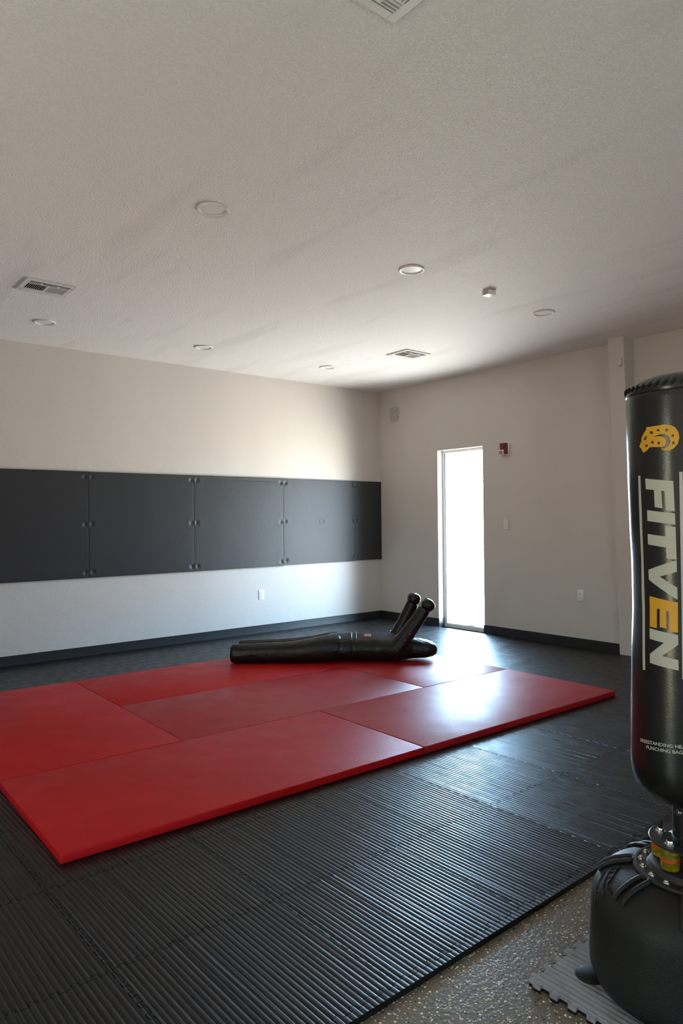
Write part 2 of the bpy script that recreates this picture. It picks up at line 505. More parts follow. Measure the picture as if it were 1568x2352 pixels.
# ------------------------------------------------------------------ black ribbed floor tiles
P = 0.6047                   # tile pitch
TA = math.radians(1.0)       # the laid grid is turned by about a degree
ORG = Vector((4.944, -3.862))
cx, sx_ = math.cos(TA), math.sin(TA)
ux, uy = Vector((cx, sx_)), Vector((-sx_, cx))
AMP, NT = 0.0085, 10
def clean_wave():
    c = P / NT
    out = [(0.0, 0.0)]
    for k in range(NT):
        o = k * c
        seq = [(0.10, 0.0), (0.07, -0.7), (0.11, -1), (0.49, -1), (0.53, -0.7), (0.50, 0.0), (0.47, 0.7), (0.51, 1), (0.89 + 0.2, 1), (1.13, 0.7)]
        if k == NT - 1: seq = seq[:8] + [(0.90, 1), (0.93, 0.7), (0.90, 0.0)]
        if k > 0: seq = [(0.07, -0.7)] + seq[2:]
        out += [(o + a * c, b * AMP) for a, b in seq]
    out.append((P, 0.0))
    mg = 0.013                      # plain margin at the corners keeps neighbouring teeth apart
    return [out[0]] + [(mg + t * (P - 2 * mg) / P, o) for t, o in out[1:-1]] + [out[-1]]
WAVE = clean_wave()
def tile_outline():
    bot = [(t, o) for t, o in WAVE]
    right = [(P + o, t) for t, o in WAVE]
    top = [(t, P + o) for t, o in WAVE][::-1]
    left = [(o, t) for t, o in WAVE][::-1]
    return bot[:-1] + right[:-1] + top[:-1] + left[:-1]
NR = 30
def rib(y, depth):
    s = abs(math.sin(PI * y * NR / P))
    return -depth * (1 - s ** 0.55)
RCUTS = []
for k in range(-2, NR + 3):
    for f in (0, .06, .14, .26, .42, .58, .74, .86, .94):
        RCUTS.append((k + f) * P / NR)
def tile_mesh(poly, depth, thick, gap=0.0010, top_only=None, z0=0.0):
    poly = inset(poly, gap)
    mb = MB(); b = mb.bm
    h = lambda y: z0 + rib(y, depth)
    for q in slab(poly, RCUTS):
        if abs(q[0][0] - q[1][0]) < 1e-7 and abs(q[2][0] - q[3][0]) < 1e-7: continue
        vs = []
        for x, y in q:
            if vs and abs(vs[-1][0] - x) + abs(vs[-1][1] - y) < 1e-8: continue
            vs.append((x, y))
        if abs(vs[0][0] - vs[-1][0]) + abs(vs[0][1] - vs[-1][1]) < 1e-8: vs.pop()
        if len(vs) < 3: continue
        b.faces.new([b.verts.new((x, y, h(y))) for x, y in vs])
    n = len(poly)
    for i in range(n):
        p, q = poly[i], poly[(i + 1) % n]
        L = math.hypot(q[0] - p[0], q[1] - p[1])
        if L < 1e-6: continue
        m = max(1, int(abs(q[1] - p[1]) / 0.004))
        tp = [(p[0] + (q[0] - p[0]) * k / m, p[1] + (q[1] - p[1]) * k / m) for k in range(m + 1)]
        for a, c in zip(tp[:-1], tp[1:]):
            b.faces.new([b.verts.new((a[0], a[1], z0 - thick)), b.verts.new((c[0], c[1], z0 - thick)),
                         b.verts.new((c[0], c[1], h(c[1]))), b.verts.new((a[0], a[1], h(a[1])))])
    return mb
OUT = tile_outline()
meshes = {}
ORDW = ['first', 'second', 'third', 'fourth', 'fifth', 'sixth', 'seventh', 'eighth', 'ninth', 'tenth', 'eleventh', 'twelfth', 'thirteenth', 'fourteenth']
XMIN, YMAX = 0.0115, -0.062
cam_inv = cam.matrix_world.inverted()
def in_frame(p, margin=1.0):
    q = cam_inv @ Vector(p)
    if q.z > -0.2: return False
    x, y = -q.x / q.z * FPX, -q.y / q.z * FPX
    return abs(x) < 784 * margin and abs(y) < 1176 * margin
def tile_world(ox, oy, x, y):
    v = Vector((ox, oy)) + ux * x + uy * y
    return v
SKIP = set()
for i in range(0, 11):                 # rows away from the concrete (towards the left wall)
    for j in range(-6, 8):             # along the window-wall direction
        o2 = ORG + ux * (-i * P) + uy * (j * P)
        pts = [tile_world(o2.x, o2.y, P * a / 4, P * c / 4) for a in range(5) for c in range(5)]
        if not any(p.x > XMIN and p.y < YMAX for p in pts): continue
        if not any(in_frame((p.x, p.y, 0), 1.06) for p in pts): continue
        depth_kind = 'foam_worn' if (j >= 0 and i <= 1) or j >= 3 or i >= 6 else 'foam'
        depth = 0.0010 if depth_kind == 'foam_worn' else 0.0030
        if (i, j) in ((1, 0), (0, 0)): depth = 0.0016
        need = any(p.x < XMIN + .02 or p.y > YMAX - .02 for p in pts)
        ob = None
        if need:
            # world half planes brought into tile space
            poly = OUT
            poly = clip(poly, uy.x * 0 + (-ux.x), -uy.x, (o2.x - XMIN))      # x >= XMIN
            if len(poly) > 2:
                poly = clip(poly, ux.y, uy.y, YMAX - o2.y)                   # y <= YMAX
            if len(poly) < 3: continue
            ob = tile_mesh(poly, depth, 0.0198).build('foam_floor_tile', M[depth_kind], angle=60)
        else:
            key = (depth_kind, depth)
            if key not in meshes:
                ob = tile_mesh(OUT, depth, 0.0198).build('foam_floor_tile', M[depth_kind], angle=60)
                meshes[key] = ob.data
            else:
                ob = bpy.data.objects.new('foam_floor_tile', meshes[key]); COL.objects.link(ob)
        ob.location = (o2.x, o2.y, 0); ob.rotation_euler = (0, 0, TA)
        tag(ob, 'black ribbed foam tile, %s row in from the concrete edge, %s from the window wall' % (ORDW[i], ORDW[6 - j]),
            'floor tile', 'black ribbed foam floor tiles')
# straight finishing strips along the concrete
SW = 0.036
strip_poly = [(o, t) for t, o in WAVE][::-1]
strip_poly = [(x, y) for x, y in strip_poly] + [(SW, 0.0), (SW, P)]
strip = None
for j in range(-4, 7):
    o2 = ORG + ux * P + uy * (j * P)
    p0 = [tile_world(o2.x, o2.y, a, c) for a in (0, SW) for c in (0, P / 2, P)]
    if not any(in_frame((p.x, p.y, 0), 1.06) for p in p0): continue
    if any(p.y > YMAX for p in p0):
        poly = clip(strip_poly, ux.y, uy.y, YMAX - o2.y)
        if len(poly) < 3: continue
        ob = tile_mesh(poly, 0.0022, 0.0198).build('edge_strip', M['foam'], angle=60)
    elif strip is None:
        ob = tile_mesh(strip_poly, 0.0022, 0.0198).build('edge_strip', M['foam'], angle=60); strip = ob.data
    else:
        ob = bpy.data.objects.new('edge_strip', strip); COL.objects.link(ob)
    ob.location = (o2.x, o2.y, 0); ob.rotation_euler = (0, 0, TA)
    tag(ob, 'narrow black foam border strip at the concrete edge, %s from the window wall' % ORDW[6 - j], 'edge strip', 'foam border strips along the concrete')

# ------------------------------------------------------------------ red mats
MA, MU, MT = 1.5543, 1.0066, 0.0406
mo = Vector((4.2209, -5.589))
mux, muy = Vector((math.cos(MA), math.sin(MA))), Vector((-math.sin(MA), math.cos(MA)))
def red(u0, u1, v0, v1, m, label, dz=0.0):
    g = 0.0022
    w, d = (u1 - u0) * MU - 2 * g, (v1 - v0) * MU - 2 * g
    o = MB().box(0, w, 0, d, 0.0, MT + dz, 0.0055, 3).build('gym_mat', M[m], angle=80)
    p = mo + mux * (u0 * MU + g) + muy * (v0 * MU + g)
    o.location = (p.x, p.y, 0.0002); o.rotation_euler = (0, 0, MA)
    tag(o, label, 'gym mat', 'red tatami mats on the black floor')
red(0, 2, 0, 1, 'red_a', 'red gym mat nearest the camera, its front corner at lower left')
red(2, 4, 0, 1, 'red_b', 'scuffed red gym mat shining with window light, its corner nearest the punching bag', 0.0006)
red(0, 1, 1, 3, 'red_a', 'bright red gym mat at the left edge, laid crosswise beside the wall pads', 0.0012)
red(1, 3, 1, 2, 'red_b', 'darker red gym mat in the middle, closed in by other mats all round', -0.0006)
red(1, 3, 2, 3, 'red_a', 'red gym mat at the back under the legs of the dummy')
red(3, 4, 1, 3, 'red_b', 'red gym mat at the back right under the head of the dummy')

# ------------------------------------------------------------------ black wall pads
PZ0, PZ1 = 0.776, 1.8415
def wall_pad(y0, y1, z0, z1, label, screws, seam=False, ring=None, thick=0.024):
    """pad on the left wall, y0 < y1; screws: list of (y, z) at which it is pulled in"""
    t = thing('wall_pad', (0, (y0 + y1) / 2, z0), label, 'wall pad', 'black padded panels on the left wall')
    mb = MB()
    yc = (y0 + y1) / 2
    W_, H_ = y1 - y0, z1 - z0
    n, m = max(12, int(W_ / 0.012)), int(H_ / 0.012)
    def face(y, z):
        e = min(y - y0, y1 - y, z - z0, z1 - z)
        d = thick - 0.0008 * math.exp(-max(e, 0) / 0.006)
        d += 0.0012 * noise.noise(Vector((y * 3, z * 3, 5)))
        for sy, sz in screws:
            r2 = ((y - sy) ** 2 + (z - sz) ** 2)
            d -= 0.012 * math.exp(-r2 / (2 * 0.0105 ** 2))
            d += 0.0010 * math.exp(-((math.sqrt(r2) - .045) / 0.02) ** 2)
        if seam and min(abs(z - (z1 - .035)), abs(z - (z0 + .03))) < .0055 and y0 + .12 < y < y1 - .08:
            d -= 0.0022
        return d
    rows = []
    for i in range(m + 1):
        z = z0 + H_ * i / m
        rows.append([(0.001, y0 - yc, z - z0)] + [(face(y0 + W_ * k / n, z), y0 + W_ * k / n - yc, z - z0) for k in range(n + 1)] + [(0.001, y1 - yc, z - z0)])
    rows.insert(0, [(0.001, p[1], 0.0) for p in rows[0]])
    rows.append([(0.001, p[1], H_) for p in rows[-1]])
    mb.grid(rows)
    mb.build('pad', M['wallpad'], t, angle=60)
    for sy, sz in screws:
        s = MB(); s.lathe([(0.0, 0.0018), (0.0055, 0.0016), (0.0075, 0.0), (0.0075, -0.002)], 14)
        o = s.build('screw', M['screw'], t)
        o.location = (thick - 0.0100, sy - yc, sz - z0); o.rotation_euler = (0, PI / 2, 0)
    if ring:
        s = MB()
        s.tube([(0, ring[2] * math.cos(a * PI / 16), ring[2] * math.sin(a * PI / 16)) for a in range(33)], 0.0012, 6)
        o = s.build('ring_imprint', M['rubber'], t)
        o.location = (thick + .0014, ring[0] - yc, ring[1] - z0)
SE = [-5.14, -3.972, -2.807, -1.616, -0.455, -0.003]
def scr(y0, y1, z0=PZ0, z1=PZ1, i0=.035, i1=.035):
    return [(y0 + i0, z1 - .06), (y0 + i0 - .003, (z0 + z1) / 2 + .005), (y0 + i0 + .006, z0 + .055), (y1 - i1, z1 - .06), (y1 - i1 + .002, (z0 + z1) / 2), (y1 - i1 + .004, z0 + .055)]
g = 0.0018
wall_pad(SE[0], SE[1] - g, PZ0, PZ1, 'black wall pad at the left edge of the photo, cut off by the frame', scr(SE[0], SE[1] - g))
wall_pad(SE[1] + g, SE[2] - g, PZ0, PZ1 - .002, 'second black wall pad from the left, with bare face above the red mats', scr(SE[1], SE[2]))
wall_pad(SE[2] + g, SE[3] - g, PZ0, PZ1 - .002, 'third black wall pad from the left, with stitched lines along its top and bottom', scr(SE[2], SE[3]), True)
wall_pad(SE[3] + g, SE[4] - .001, PZ0 + .008, PZ1 - .004, 'fourth black wall pad from the left, marked with a small ring near its middle', scr(SE[3], SE[4], PZ0 + .008), False, (-1.028, 1.313, 0.036))
wall_pad(SE[4] + .001, SE[5], PZ0 + .012, PZ1 - .006, 'narrow black wall pad filling the gap at the room corner', scr(SE[4], SE[5], PZ0 + .012), False, None, 0.022)

# ------------------------------------------------------------------ wall fittings
def outlet(loc, rz, label, name='wall_outlet'):
    t = thing(name, loc, label, 'outlet', 'duplex outlets', rz)
    # faces local -y
    MB().box(-0.036, 0.036, -0.006, 0.0, -0.058, 0.058, 0.003).build('cover_plate', M['white_plastic'], t)
    for s in (-1, 1):
        mb = MB()
        rows = []
        for y, k in ((-0.005, 1), (-0.0075, 1), (-0.008, .93)):
            rows.append([(0.0165 * k * max(-.9, min(.9, math.cos(a * PI / 12) * 1.1)), y, s * 0.0195 + 0.0140 * k * math.sin(a * PI / 12)) for a in range(24)])
        mb.grid(rows, True, True)
        r = mb.build('receptacle', M['white_plastic'], t)
        sl = MB()
        for x, h in ((-0.0062, .0045), (0.0062, .0037)): sl.box(x - .0011, x + .0011, -0.0086, -0.0070, s * 0.0195 + .003 - h, s * 0.0195 + .003 + h)
        sl.box(-.0022, .0022, -0.0086, -0.0070, s * 0.0195 - .0100, s * 0.0195 - .0062)
        sl.build('slots', M['dark'], r)
    sc = MB(); sc.lathe([(0, .0012), (.003, .0008), (.0034, -.001)], 12); so = sc.build('screw', M['screw'], t); so.rotation_euler = (PI / 2, 0, 0); so.location = (0, -0.006, 0)
    return t
outlet((0.0005, -1.926, 0.449), PI / 2, 'white duplex outlet on the left wall below the wall pads')
outlet((3.026, -0.0005, 0.533), 0, 'white duplex outlet low on the window wall beside the column')

t = thing('switch_plate', (2.100, -0.0005, 1.264), 'blank wall-coloured cover plate at switch height right of the window', 'cover plate')
MB().box(-0.037, 0.037, -0.006, 0.0, -0.060, 0.060, 0.003).build('cover_plate', M['wall_plate'], t)
for s in (-1, 1):
    sc = MB(); sc.lathe([(0, .0012), (.003, .0008), (.0034, -.001)], 12); so = sc.build('screw', M['wall_plate'], t); so.rotation_euler = (PI / 2, 0, 0); so.location = (0, -0.006, s * 0.042)

t = thing('junction_cover', (0.297, -0.0005, 2.722), 'grey blank cover plate high on the window wall near the corner', 'cover plate')
mb = MB()
ol = [(-.082, -.10), (.05, -.095), (.082, -.06), (.088, .06), (.05, .10), (-.03, .095), (-.085, .085)]
mb.grid([[(x, 0, z) for x, z in ol], [(x, -.004, z) for x, z in ol]], True, True)
mb.build('cover_plate', M['grey_plate'], t, smooth=False)
sc = MB(); sc.lathe([(0, .002), (.006, .0012), (.008, -.001)], 12); so = sc.build('screw', M['white_plastic'], t); so.rotation_euler = (PI / 2, 0, 0); so.location = (0, -0.004, 0.0)

t = thing('fire_alarm', (2.101, -0.0005, 2.113), 'red and white fire alarm strobe on the window wall', 'fire alarm')
MB().box(-0.054, 0.058, -0.016, 0.0, -0.075, 0.075, 0.004).build('back_box', M['white_plastic'], t)
mb = MB(); mb.box(-0.050, 0.046, -0.045, -0.014, -0.060, 0.068, 0.007, 3)
mb.build('housing', M['red_plastic'], t)
mb = MB(); mb.box(-0.053, 0.010, -0.056, -0.014, -0.070, -0.010, 0.006)
o = mb.build('lens_base', M['white_plastic'], t)
mb = MB(); mb.lathe([(0.0, .026), (.010, .024), (.018, .017), (.023, .006), (.024, 0)], 20)
d = mb.build('strobe_lens', M['clear'], t); d.rotation_euler = (PI / 2, 0, 0); d.location = (-0.022, -0.055, -0.040)
mb = MB()
for k in range(5): mb.box(-0.004 + k * .009, 0.000 + k * .009, -0.0465, -0.044, 0.012, 0.050)
mb.build('horn_grille', M['dark'], t)

t = thing('wall_bracket', (3.594, -0.183, 2.812), 'small triangular bracket painted like the column, near its top', 'bracket')
mb = MB()
tri = [(-.026, -.035), (.022, -.035), (.010, .035), (-.004, .035)]
mb.grid([[(x, 0.012, z) for x, z in tri], [(x * .85, -.016, z * .85) for x, z in tri]], True, True)
mb.build('bracket_body', M['wall_plate'], t, smooth=False)
MB().tube([(0.026, 0.008, -.03), (0.026, -.012, 0.0), (0.014, -.004, .036)], .0025, 6).build('wire_loop', M['wall_plate'], t)
MB().box(-.018, .016, -.018, -.004, -.042, -.034).build('clip', M['grey_plate'], t)

# ------------------------------------------------------------------ ceiling fittings
def downlight(loc, label, first=[None]):
    if first[0] is None:
        t = thing('recessed_light', loc, label, 'ceiling light', 'round recessed ceiling lights')
        MB().lathe([(0.0880, 0.0), (0.0885, -0.006), (0.085, -0.0105), (0.079, -0.011), (0.072, -0.0085), (0.068, -0.0022), (0.066, -0.0016)], 56).build('trim_ring', M['vent_metal'], t)
        MB().lathe([(0.0, -0.0036), (0.04, -0.0034), (0.066, -0.0026), (0.0675, -0.0006)], 48).build('lens', M['lens'], t)
        first[0] = t
        return t
    t = copy_tree(first[0]); t.location = loc; t['label'] = label
    return t
LZ = H - 0.0005
for (x, y), lab in zip([(3.663, -4.578), (3.668, -3.051), (3.619, -1.451), (0.835, -4.627), (0.867, -3.129), (0.874, -1.583)],
                       ['round recessed light nearest the camera, left of centre on the ceiling',
                        'round recessed light with a bright lens, next to the small white sensor',
                        'round recessed light towards the column at the right',
                        'round recessed light in front of the left ceiling vent, near the left wall',
                        'middle of the three recessed lights along the left wall',
                        'farthest recessed light, nearest the room corner']):
    downlight((x, y, LZ), lab)

def vent(loc, label, first=[None]):
    if first[0] is None:
        t = thing('ceiling_vent', loc, label, 'ceiling vent', 'white steel ceiling vents')
        hx, hy = 0.155, 0.172
        def ring(x0, x1, y0, y1, ix0, ix1, iy0, iy1, z0, z1, bev=.0015):
            mb = MB()
            mb.box(x0, x1, y0, iy0, z0, z1, bev, 1); mb.box(x0, x1, iy1, y1, z0, z1, bev, 1)
            mb.box(x0, ix0, iy0, iy1, z0, z1, bev, 1); mb.box(ix1, x1, iy0, iy1, z0, z1, bev, 1)
            return mb
        f = ring(-hx, hx, -hy, hy, -hx + .035, hx - .035, -hy + .036, hy - .036, -0.010, -0.0006)
        f.box(-0.072, -0.064, -hy + .036, hy - .036, -0.012, -0.004, .001, 1)
        f.box(0.064, 0.072, -hy + .036, hy - .036, -0.012, -0.004, .001, 1)
        f.box(-0.066, 0.066, -0.006, 0.006, -0.012, -0.004, .001, 1)
        f.build('frame', M['vent_metal'], t)
        MB().box(-hx + .01, hx - .01, -hy + .01, hy - .01, -0.0055, -0.0002).build('duct_shade_sheet', M['vent_dark'], t)  # shallow dark sheet painted as duct shade, the ceiling above is solid
        def louvre(x0, x1, y, tilt, along='x'):
            b = MB()
            w = 0.0105
            b.box(x0, x1, -w / 2, w / 2, -0.0006, 0.0006)
            for v in b.bm.verts:
                yy, zz = v.co.y, v.co.z
                v.co.y = yy * math.cos(tilt) - zz * math.sin(tilt); v.co.z = yy * math.sin(tilt) + zz * math.cos(tilt)
                if along == 'x': v.co.y += y
                else: v.co = Vector((-v.co.y + y, v.co.x, v.co.z))
                v.co.z -= 0.0105
            b.build('louvre', M['vent_metal'], t)
        for k in range(9):
            louvre(-0.064, 0.064, -hy + .046 + k * .0138, 0.70)
            louvre(-0.064, 0.064, 0.014 + k * .0138, -0.70)
        for s in (-1, 1):
            for k in range(3):
                louvre(-hy + .036, hy - .036, s * (0.080 + k * .0145), 0.7 * s, 'y')
            for q in (-1, 1):
                MB().box(s * .096 - .016, s * .096 + .016, q * .058 - .010, q * .058 + .010, -0.0135, -0.0115, .0008, 1).build('damper_tab', M['vent_metal'], t)
            sc = MB(); sc.lathe([(0, -.0145), (.004, -.014), (.005, -.012)], 12); so = sc.build('screw', M['screw'], t); so.location = (s * .09, s * (hy - .017), 0)
        first[0] = t
        return t
    t = copy_tree(first[0]); t.location = loc; t['label'] = label
    return t
vent((1.767, -4.893, LZ), 'white ceiling vent at the left edge with one dark and one pale louvre bank')
vent((1.870, -1.298, LZ), 'white ceiling vent near the room corner in the bright part of the ceiling')
vent((5.500, -4.989, LZ), 'white ceiling vent cut off by the top edge of the photo')

t = thing('motion_sensor', (3.70, -2.262, H - 0.001), 'small square white sensor box hanging from the ceiling', 'sensor', None, math.radians(-4))
mb = MB(); mb.box(-0.036, 0.036, -0.036, 0.036, -0.034, 0.0, 0.003)
mb.build('housing', M['white_plastic'], t)
MB().box(-0.028, 0.028, -0.0368, -0.0355, -0.028, -0.006).build('side_panel', M['grey_plate'], t)  # grey panel over most of one side of the housing
sc = MB(); sc.lathe([(0, -.0362), (.004, -.0358), (.005, -.034)], 12); so = sc.build('indicator', M['screw'], t); so.location = (.016, .012, 0)

# ------------------------------------------------------------------ grappling dummy
def catmull(L, n):
    out = []
    L = [tuple(l) for l in L]
    for i in range(len(L) - 1):
        p0, p1, p2, p3 = L[max(i - 1, 0)], L[i], L[i + 1], L[min(i + 2, len(L) - 1)]
        for k in range(n):
            t = k / n
            out.append(tuple(0.5 * (2 * b + (c - a) * t + (2 * a - 5 * b + 4 * c - d) * t * t + (3 * b - a - 3 * c + d) * t ** 3) for a, b, c, d in zip(p0, p1, p2, p3)))
    out.append(L[-1])
    return out
def body_loft(st, n=28, sub=6, wr=0.0, flat=True, seed=0):
    """stations (s, lateral centre, bottom z, top z, half width) along local x, capped by collapsing the ends"""
    mb = MB(); rows = []
    for s, l, z0, z1, w in catmull(st, sub):
        zc, hz = (z0 + z1) / 2, max((z1 - z0) / 2, 0.0008)
        w = max(w, 0.0008)
        row = []
        for k in range(n):
            a = 2 * PI * k / n
            c, q = math.cos(a), math.sin(a)
            e = 0.82 if q < 0 else 0.94
            x, z = math.copysign(abs(c) ** e, c) * w, math.copysign(abs(q) ** e, q) * hz
            d = wr * noise.noise(Vector((s * 26, a * 2.0, seed))) + wr * .8 * noise.noise(Vector((s * 60, a * 1.2, seed + 4)))
            kk = 1 + d / max(hz, .03)
            row.append((s, l + x * kk, max(zc + z * kk, z0 if z0 > 0.002 else 0.0005)))
        rows.append(row)
    mb.grid(rows, True, True)
    return mb
YD = math.atan2(math.sin(YAW), math.cos(YAW))
dm = thing('grappling_dummy', (2.030, -2.350, MT + 0.0008), 'black leather grappling dummy lying on its back on the red mats, arms raised', 'grappling dummy', None, YD - math.radians(0.6))
L = M['leather']
def leg(lat, splay, s0, seed):
    st = [(s0 - .000, lat, .06, .10, .02), (s0 + .006, lat, .015, .150, .058), (s0 + .028, lat, .003, .166, .076), (s0 + .10, lat, .0, .170, .080), (s0 + .3, lat * .99, .0, .176, .084),
          (s0 + .52, lat * .96, .0, .186, .092), (s0 + .70, lat * .93, .0, .208, .104), (s0 + .82, lat * .88, .0, .232, .112), (-.06, lat * .78, .005, .245, .115), (.0, lat * .7, .03, .22, .09), (.03, lat * .7, .06, .19, .05)]
    return body_loft(st, 26, 6, .003, True, seed).build('leg', L, dm, angle=70)
leg(-.105, 0, -1.022, 1)
leg(.118, 0, -.985, 2)
torso = body_loft([(-.20, 0, .08, .16, .03), (-.17, 0, .03, .205, .10), (-.10, 0, .004, .240, .170), (.0, 0, .0, .247, .190), (.075, 0, .0, .246, .186), (.16, 0, .0, .244, .188),
                   (.30, 0, .0, .244, .198), (.42, 0, .0, .238, .210), (.50, 0, .003, .234, .208), (.56, 0, .006, .222, .180), (.61, 0, .010, .208, .128), (.65, 0, .018, .192, .092), (.68, 0, .05, .16, .03)], 40, 6, .0035, True, 3).build('torso', L, dm, angle=70)
head = body_loft([(.54, 0, .05, .18, .05), (.575, 0, .022, .208, .095), (.64, 0, .012, .203, .108), (.71, 0, .013, .192, .110), (.78, 0, .020, .176, .103), (.83, 0, .032, .153, .084), (.858, 0, .050, .132, .058), (.872, 0, .078, .100, .02), (.874, 0, .086, .092, .004)], 30, 6, .0035, True, 8).build('head', L, dm, angle=70)
# piping rings at the waist
def hoop(s, w, h, r, name='waist_piping'):
    pts = []
    for k in range(41):
        a = 2 * PI * k / 40; c, q = math.cos(a), math.sin(a)
        e = 0.82 if q < 0 else 0.94
        pts.append((s + 0.004 * math.sin(a), math.copysign(abs(c) ** e, c) * w, max(h / 2 + math.copysign(abs(q) ** e, q) * h / 2, r + 0.001)))
    return MB().tube(pts, r, 6).build(name, L, torso)
hoop(.078, .1895, .2500, .0055)
hoop(.122, .1890, .2485, .0035)
# raised arms
def arm(base, tip, fist, rad, seed):
    b, tp, f = Vector(base), Vector(tip), Vector(fist)
    n = 16; pts = []; rr = []
    for k in range(n + 1):
        t = k / n
        p = b.lerp(tp, t) + Vector((0.012 * math.sin(t * PI), 0, 0.010 * math.sin(t * PI)))
        pts.append(p)
        r = rad * (1.22 - 0.26 * t - (0.02 * max(0, (t - .72) / .28) ** 2)) + (0.0022 * math.sin(k * 2.4) if t < .45 else 0)
        rr.append(r)
    mb = MB(); mb.tube(pts, rr, 22)
    a = mb.build('arm', L, dm, angle=70)
    d = (f - tp).normalized()
    ff = MB(); ps = []; rs = []
    for k in range(11):
        t = -1 + 2 * k / 10
        ps.append(f + d * t * 0.060); rs.append(max(0.0010, 0.0625 * math.sqrt(max(0, 1 - abs(t) ** 2.6)) * (1.0 + .05 * t)))
    ff.tube(ps, rs, 20)
    ff.build('fist', L, a, angle=70)
    sm = MB(); dd = (tp - b).normalized(); s1 = dd.orthogonal().normalized(); s2 = dd.cross(s1)
    sm.tube([b + dd * 0.095 + (s1 * math.cos(q * PI / 12) + s2 * math.sin(q * PI / 12)) * rad * 1.20 for q in range(25)], 0.004, 6)
    sm.build('shoulder_seam', L, a)
arm((.480, -.150, .120), (.745, -.118, .475), (.778, -.115, .510), .0600, 1)
arm((.470, .150, .120), (.664, .166, .495), (.677, .168, .535), .0600, 2)
# printed patch on the chest
mb = MB()
def patch(s0, s1, a0, a1, m, name, lift=.0012):
    rows = []
    for i in range(7):
        s = s0 + (s1 - s0) * i / 6
        row = []
        for k in range(7):
            a = a0 + (a1 - a0) * k / 6
            c, q = math.cos(a), math.sin(a)
            row.append((s, math.copysign(abs(c) ** .94, c) * (.190 + lift), .122 + abs(q) ** .94 * (.1235 + lift)))
        rows.append(row)
    b = MB(); b.grid(rows)
    return b.build(name, m, torso)
patch(.190, .262, PI - 1.28, PI - .98, M['print_red'], 'chest_print')
for k, (s0, s1) in enumerate(((.205, .215), (.222, .229), (.237, .245), (.252, .262))):
    patch(s0, s1, PI - 1.36, PI - 1.06, M['print_white'], 'chest_lettering', .0020)

# ------------------------------------------------------------------ punching bag on its stand
AX = Vector((6.145, -4.450))
TZ = 0.0                       # top of the grey tile
bag_t = thing('punching_bag', (AX.x, AX.y, TZ), 'tall black freestanding punching bag on a round water-filled base', 'punching bag')
VA = math.radians(-65.5)       # direction from the bag towards the camera
# tank
MB().lathe([(0.0, .022), (.20, .020), (.252, .022), (.268, .030), (.278, .055), (.2795, .09), (.2765, .133), (.2735, .20), (.2715, .236), (.266, .264), (.255, .285), (.238, .305), (.210, .322), (.180, .333), (.150, .340), (.12, .342), (0.0, .342)], 96).build('base_tank', M['tank'], bag_t, angle=50)
tank = [o for o in COL.objects if o.parent == bag_t and o.name.startswith('base_tank')][0]
def tank_pt(a, r):
    prof = [(.150, .340), (.180, .333), (.210, .322), (.238, .305), (.255, .285), (.266, .264), (.2715, .236)]
    z = prof[-1][1]
    for (r0, z0), (r1, z1) in zip(prof[:-1], prof[1:]):
        if r0 <= r <= r1: z = z0 + (z1 - z0) * (r - r0) / (r1 - r0)
    return Vector((r * math.cos(a), r * math.sin(a), z))
def grip(a, r0=.166, r1=.250, w=.0155):
    """a raised U-shaped rib moulded on the shoulder, running outwards"""
    out = Vector((math.cos(a), math.sin(a), 0)); tan = Vector((-math.sin(a), math.cos(a), 0))
    mb = MB(); pts = []
    rr = [r1 + (r0 - r1) * k / 8 for k in range(9)]
    for r in rr: pts.append(tank_pt(a, r) - tan * w + Vector((0, 0, .006)))
    c = tank_pt(a, r0)
    for k in range(1, 8):
        q = PI * k / 8
        pts.append(c - tan * w * math.cos(q) - out * w * math.sin(q) * .9 + Vector((0, 0, .007)))
    for r in rr[::-1]: pts.append(tank_pt(a, r) + tan * w + Vector((0, 0, .006)))
    mb.tube(pts, .0070, 8)
    return mb.build('grip_rib', M['tank'], tank, angle=70)
for k in range(8): grip(VA - math.radians(47) - k * math.radians(45))
# embossed running cat between the ribs
ca = VA - math.radians(70)
co = Vector((math.cos(ca), math.sin(ca), 0)); ct = Vector((-math.sin(ca), math.cos(ca), 0))
def emb(L_, r=.0022):
    pts = []
    for u, v in L_:                 # u along the tangent, v outwards
        p = tank_pt(ca - u / .22, .222 - v)
        pts.append(p + Vector((0, 0, .0012)))
    return pts
cat = MB()
for line in ([(-.052, -.022), (-.040, -.018), (-.030, -.022), (-.018, -.016), (-.004, .002), (.012, .014), (.022, .018), (.030, .026), (.036, .034)],
             [(-.034, -.040), (-.030, -.030), (-.018, -.032), (.002, -.018), (.016, -.008), (.030, -.002), (.040, .008), (.036, .018)],
             [(.022, .018), (.020, .008), (.028, .002), (.036, .006)], [(-.018, -.046), (-.010, -.038), (.0, -.040)], [(-.012, -.052), (.010, -.040), (.030, -.020), (.040, -.012)],
             [(-.004, .002), (.004, -.006), (.012, -.004)]):
    cat.tube(emb(line), .0024, 6)
cat.build('embossed_cat', M['tank'], tank)
# suction feet
for k in range(6):
    a = VA - math.radians(80.0) + k * PI / 3
    mb = MB(); mb.lathe([(0, .013), (.026, .0115), (.040, .0065), (.0445, .0025), (.0445, .0008), (.042, .0004)], 28, (.276 * math.cos(a), .276 * math.sin(a)))
    f = mb.build('suction_foot', M['rubber'], tank)
    o_, t_ = Vector((math.cos(a), math.sin(a), 0)), Vector((-math.sin(a), math.cos(a), 0))
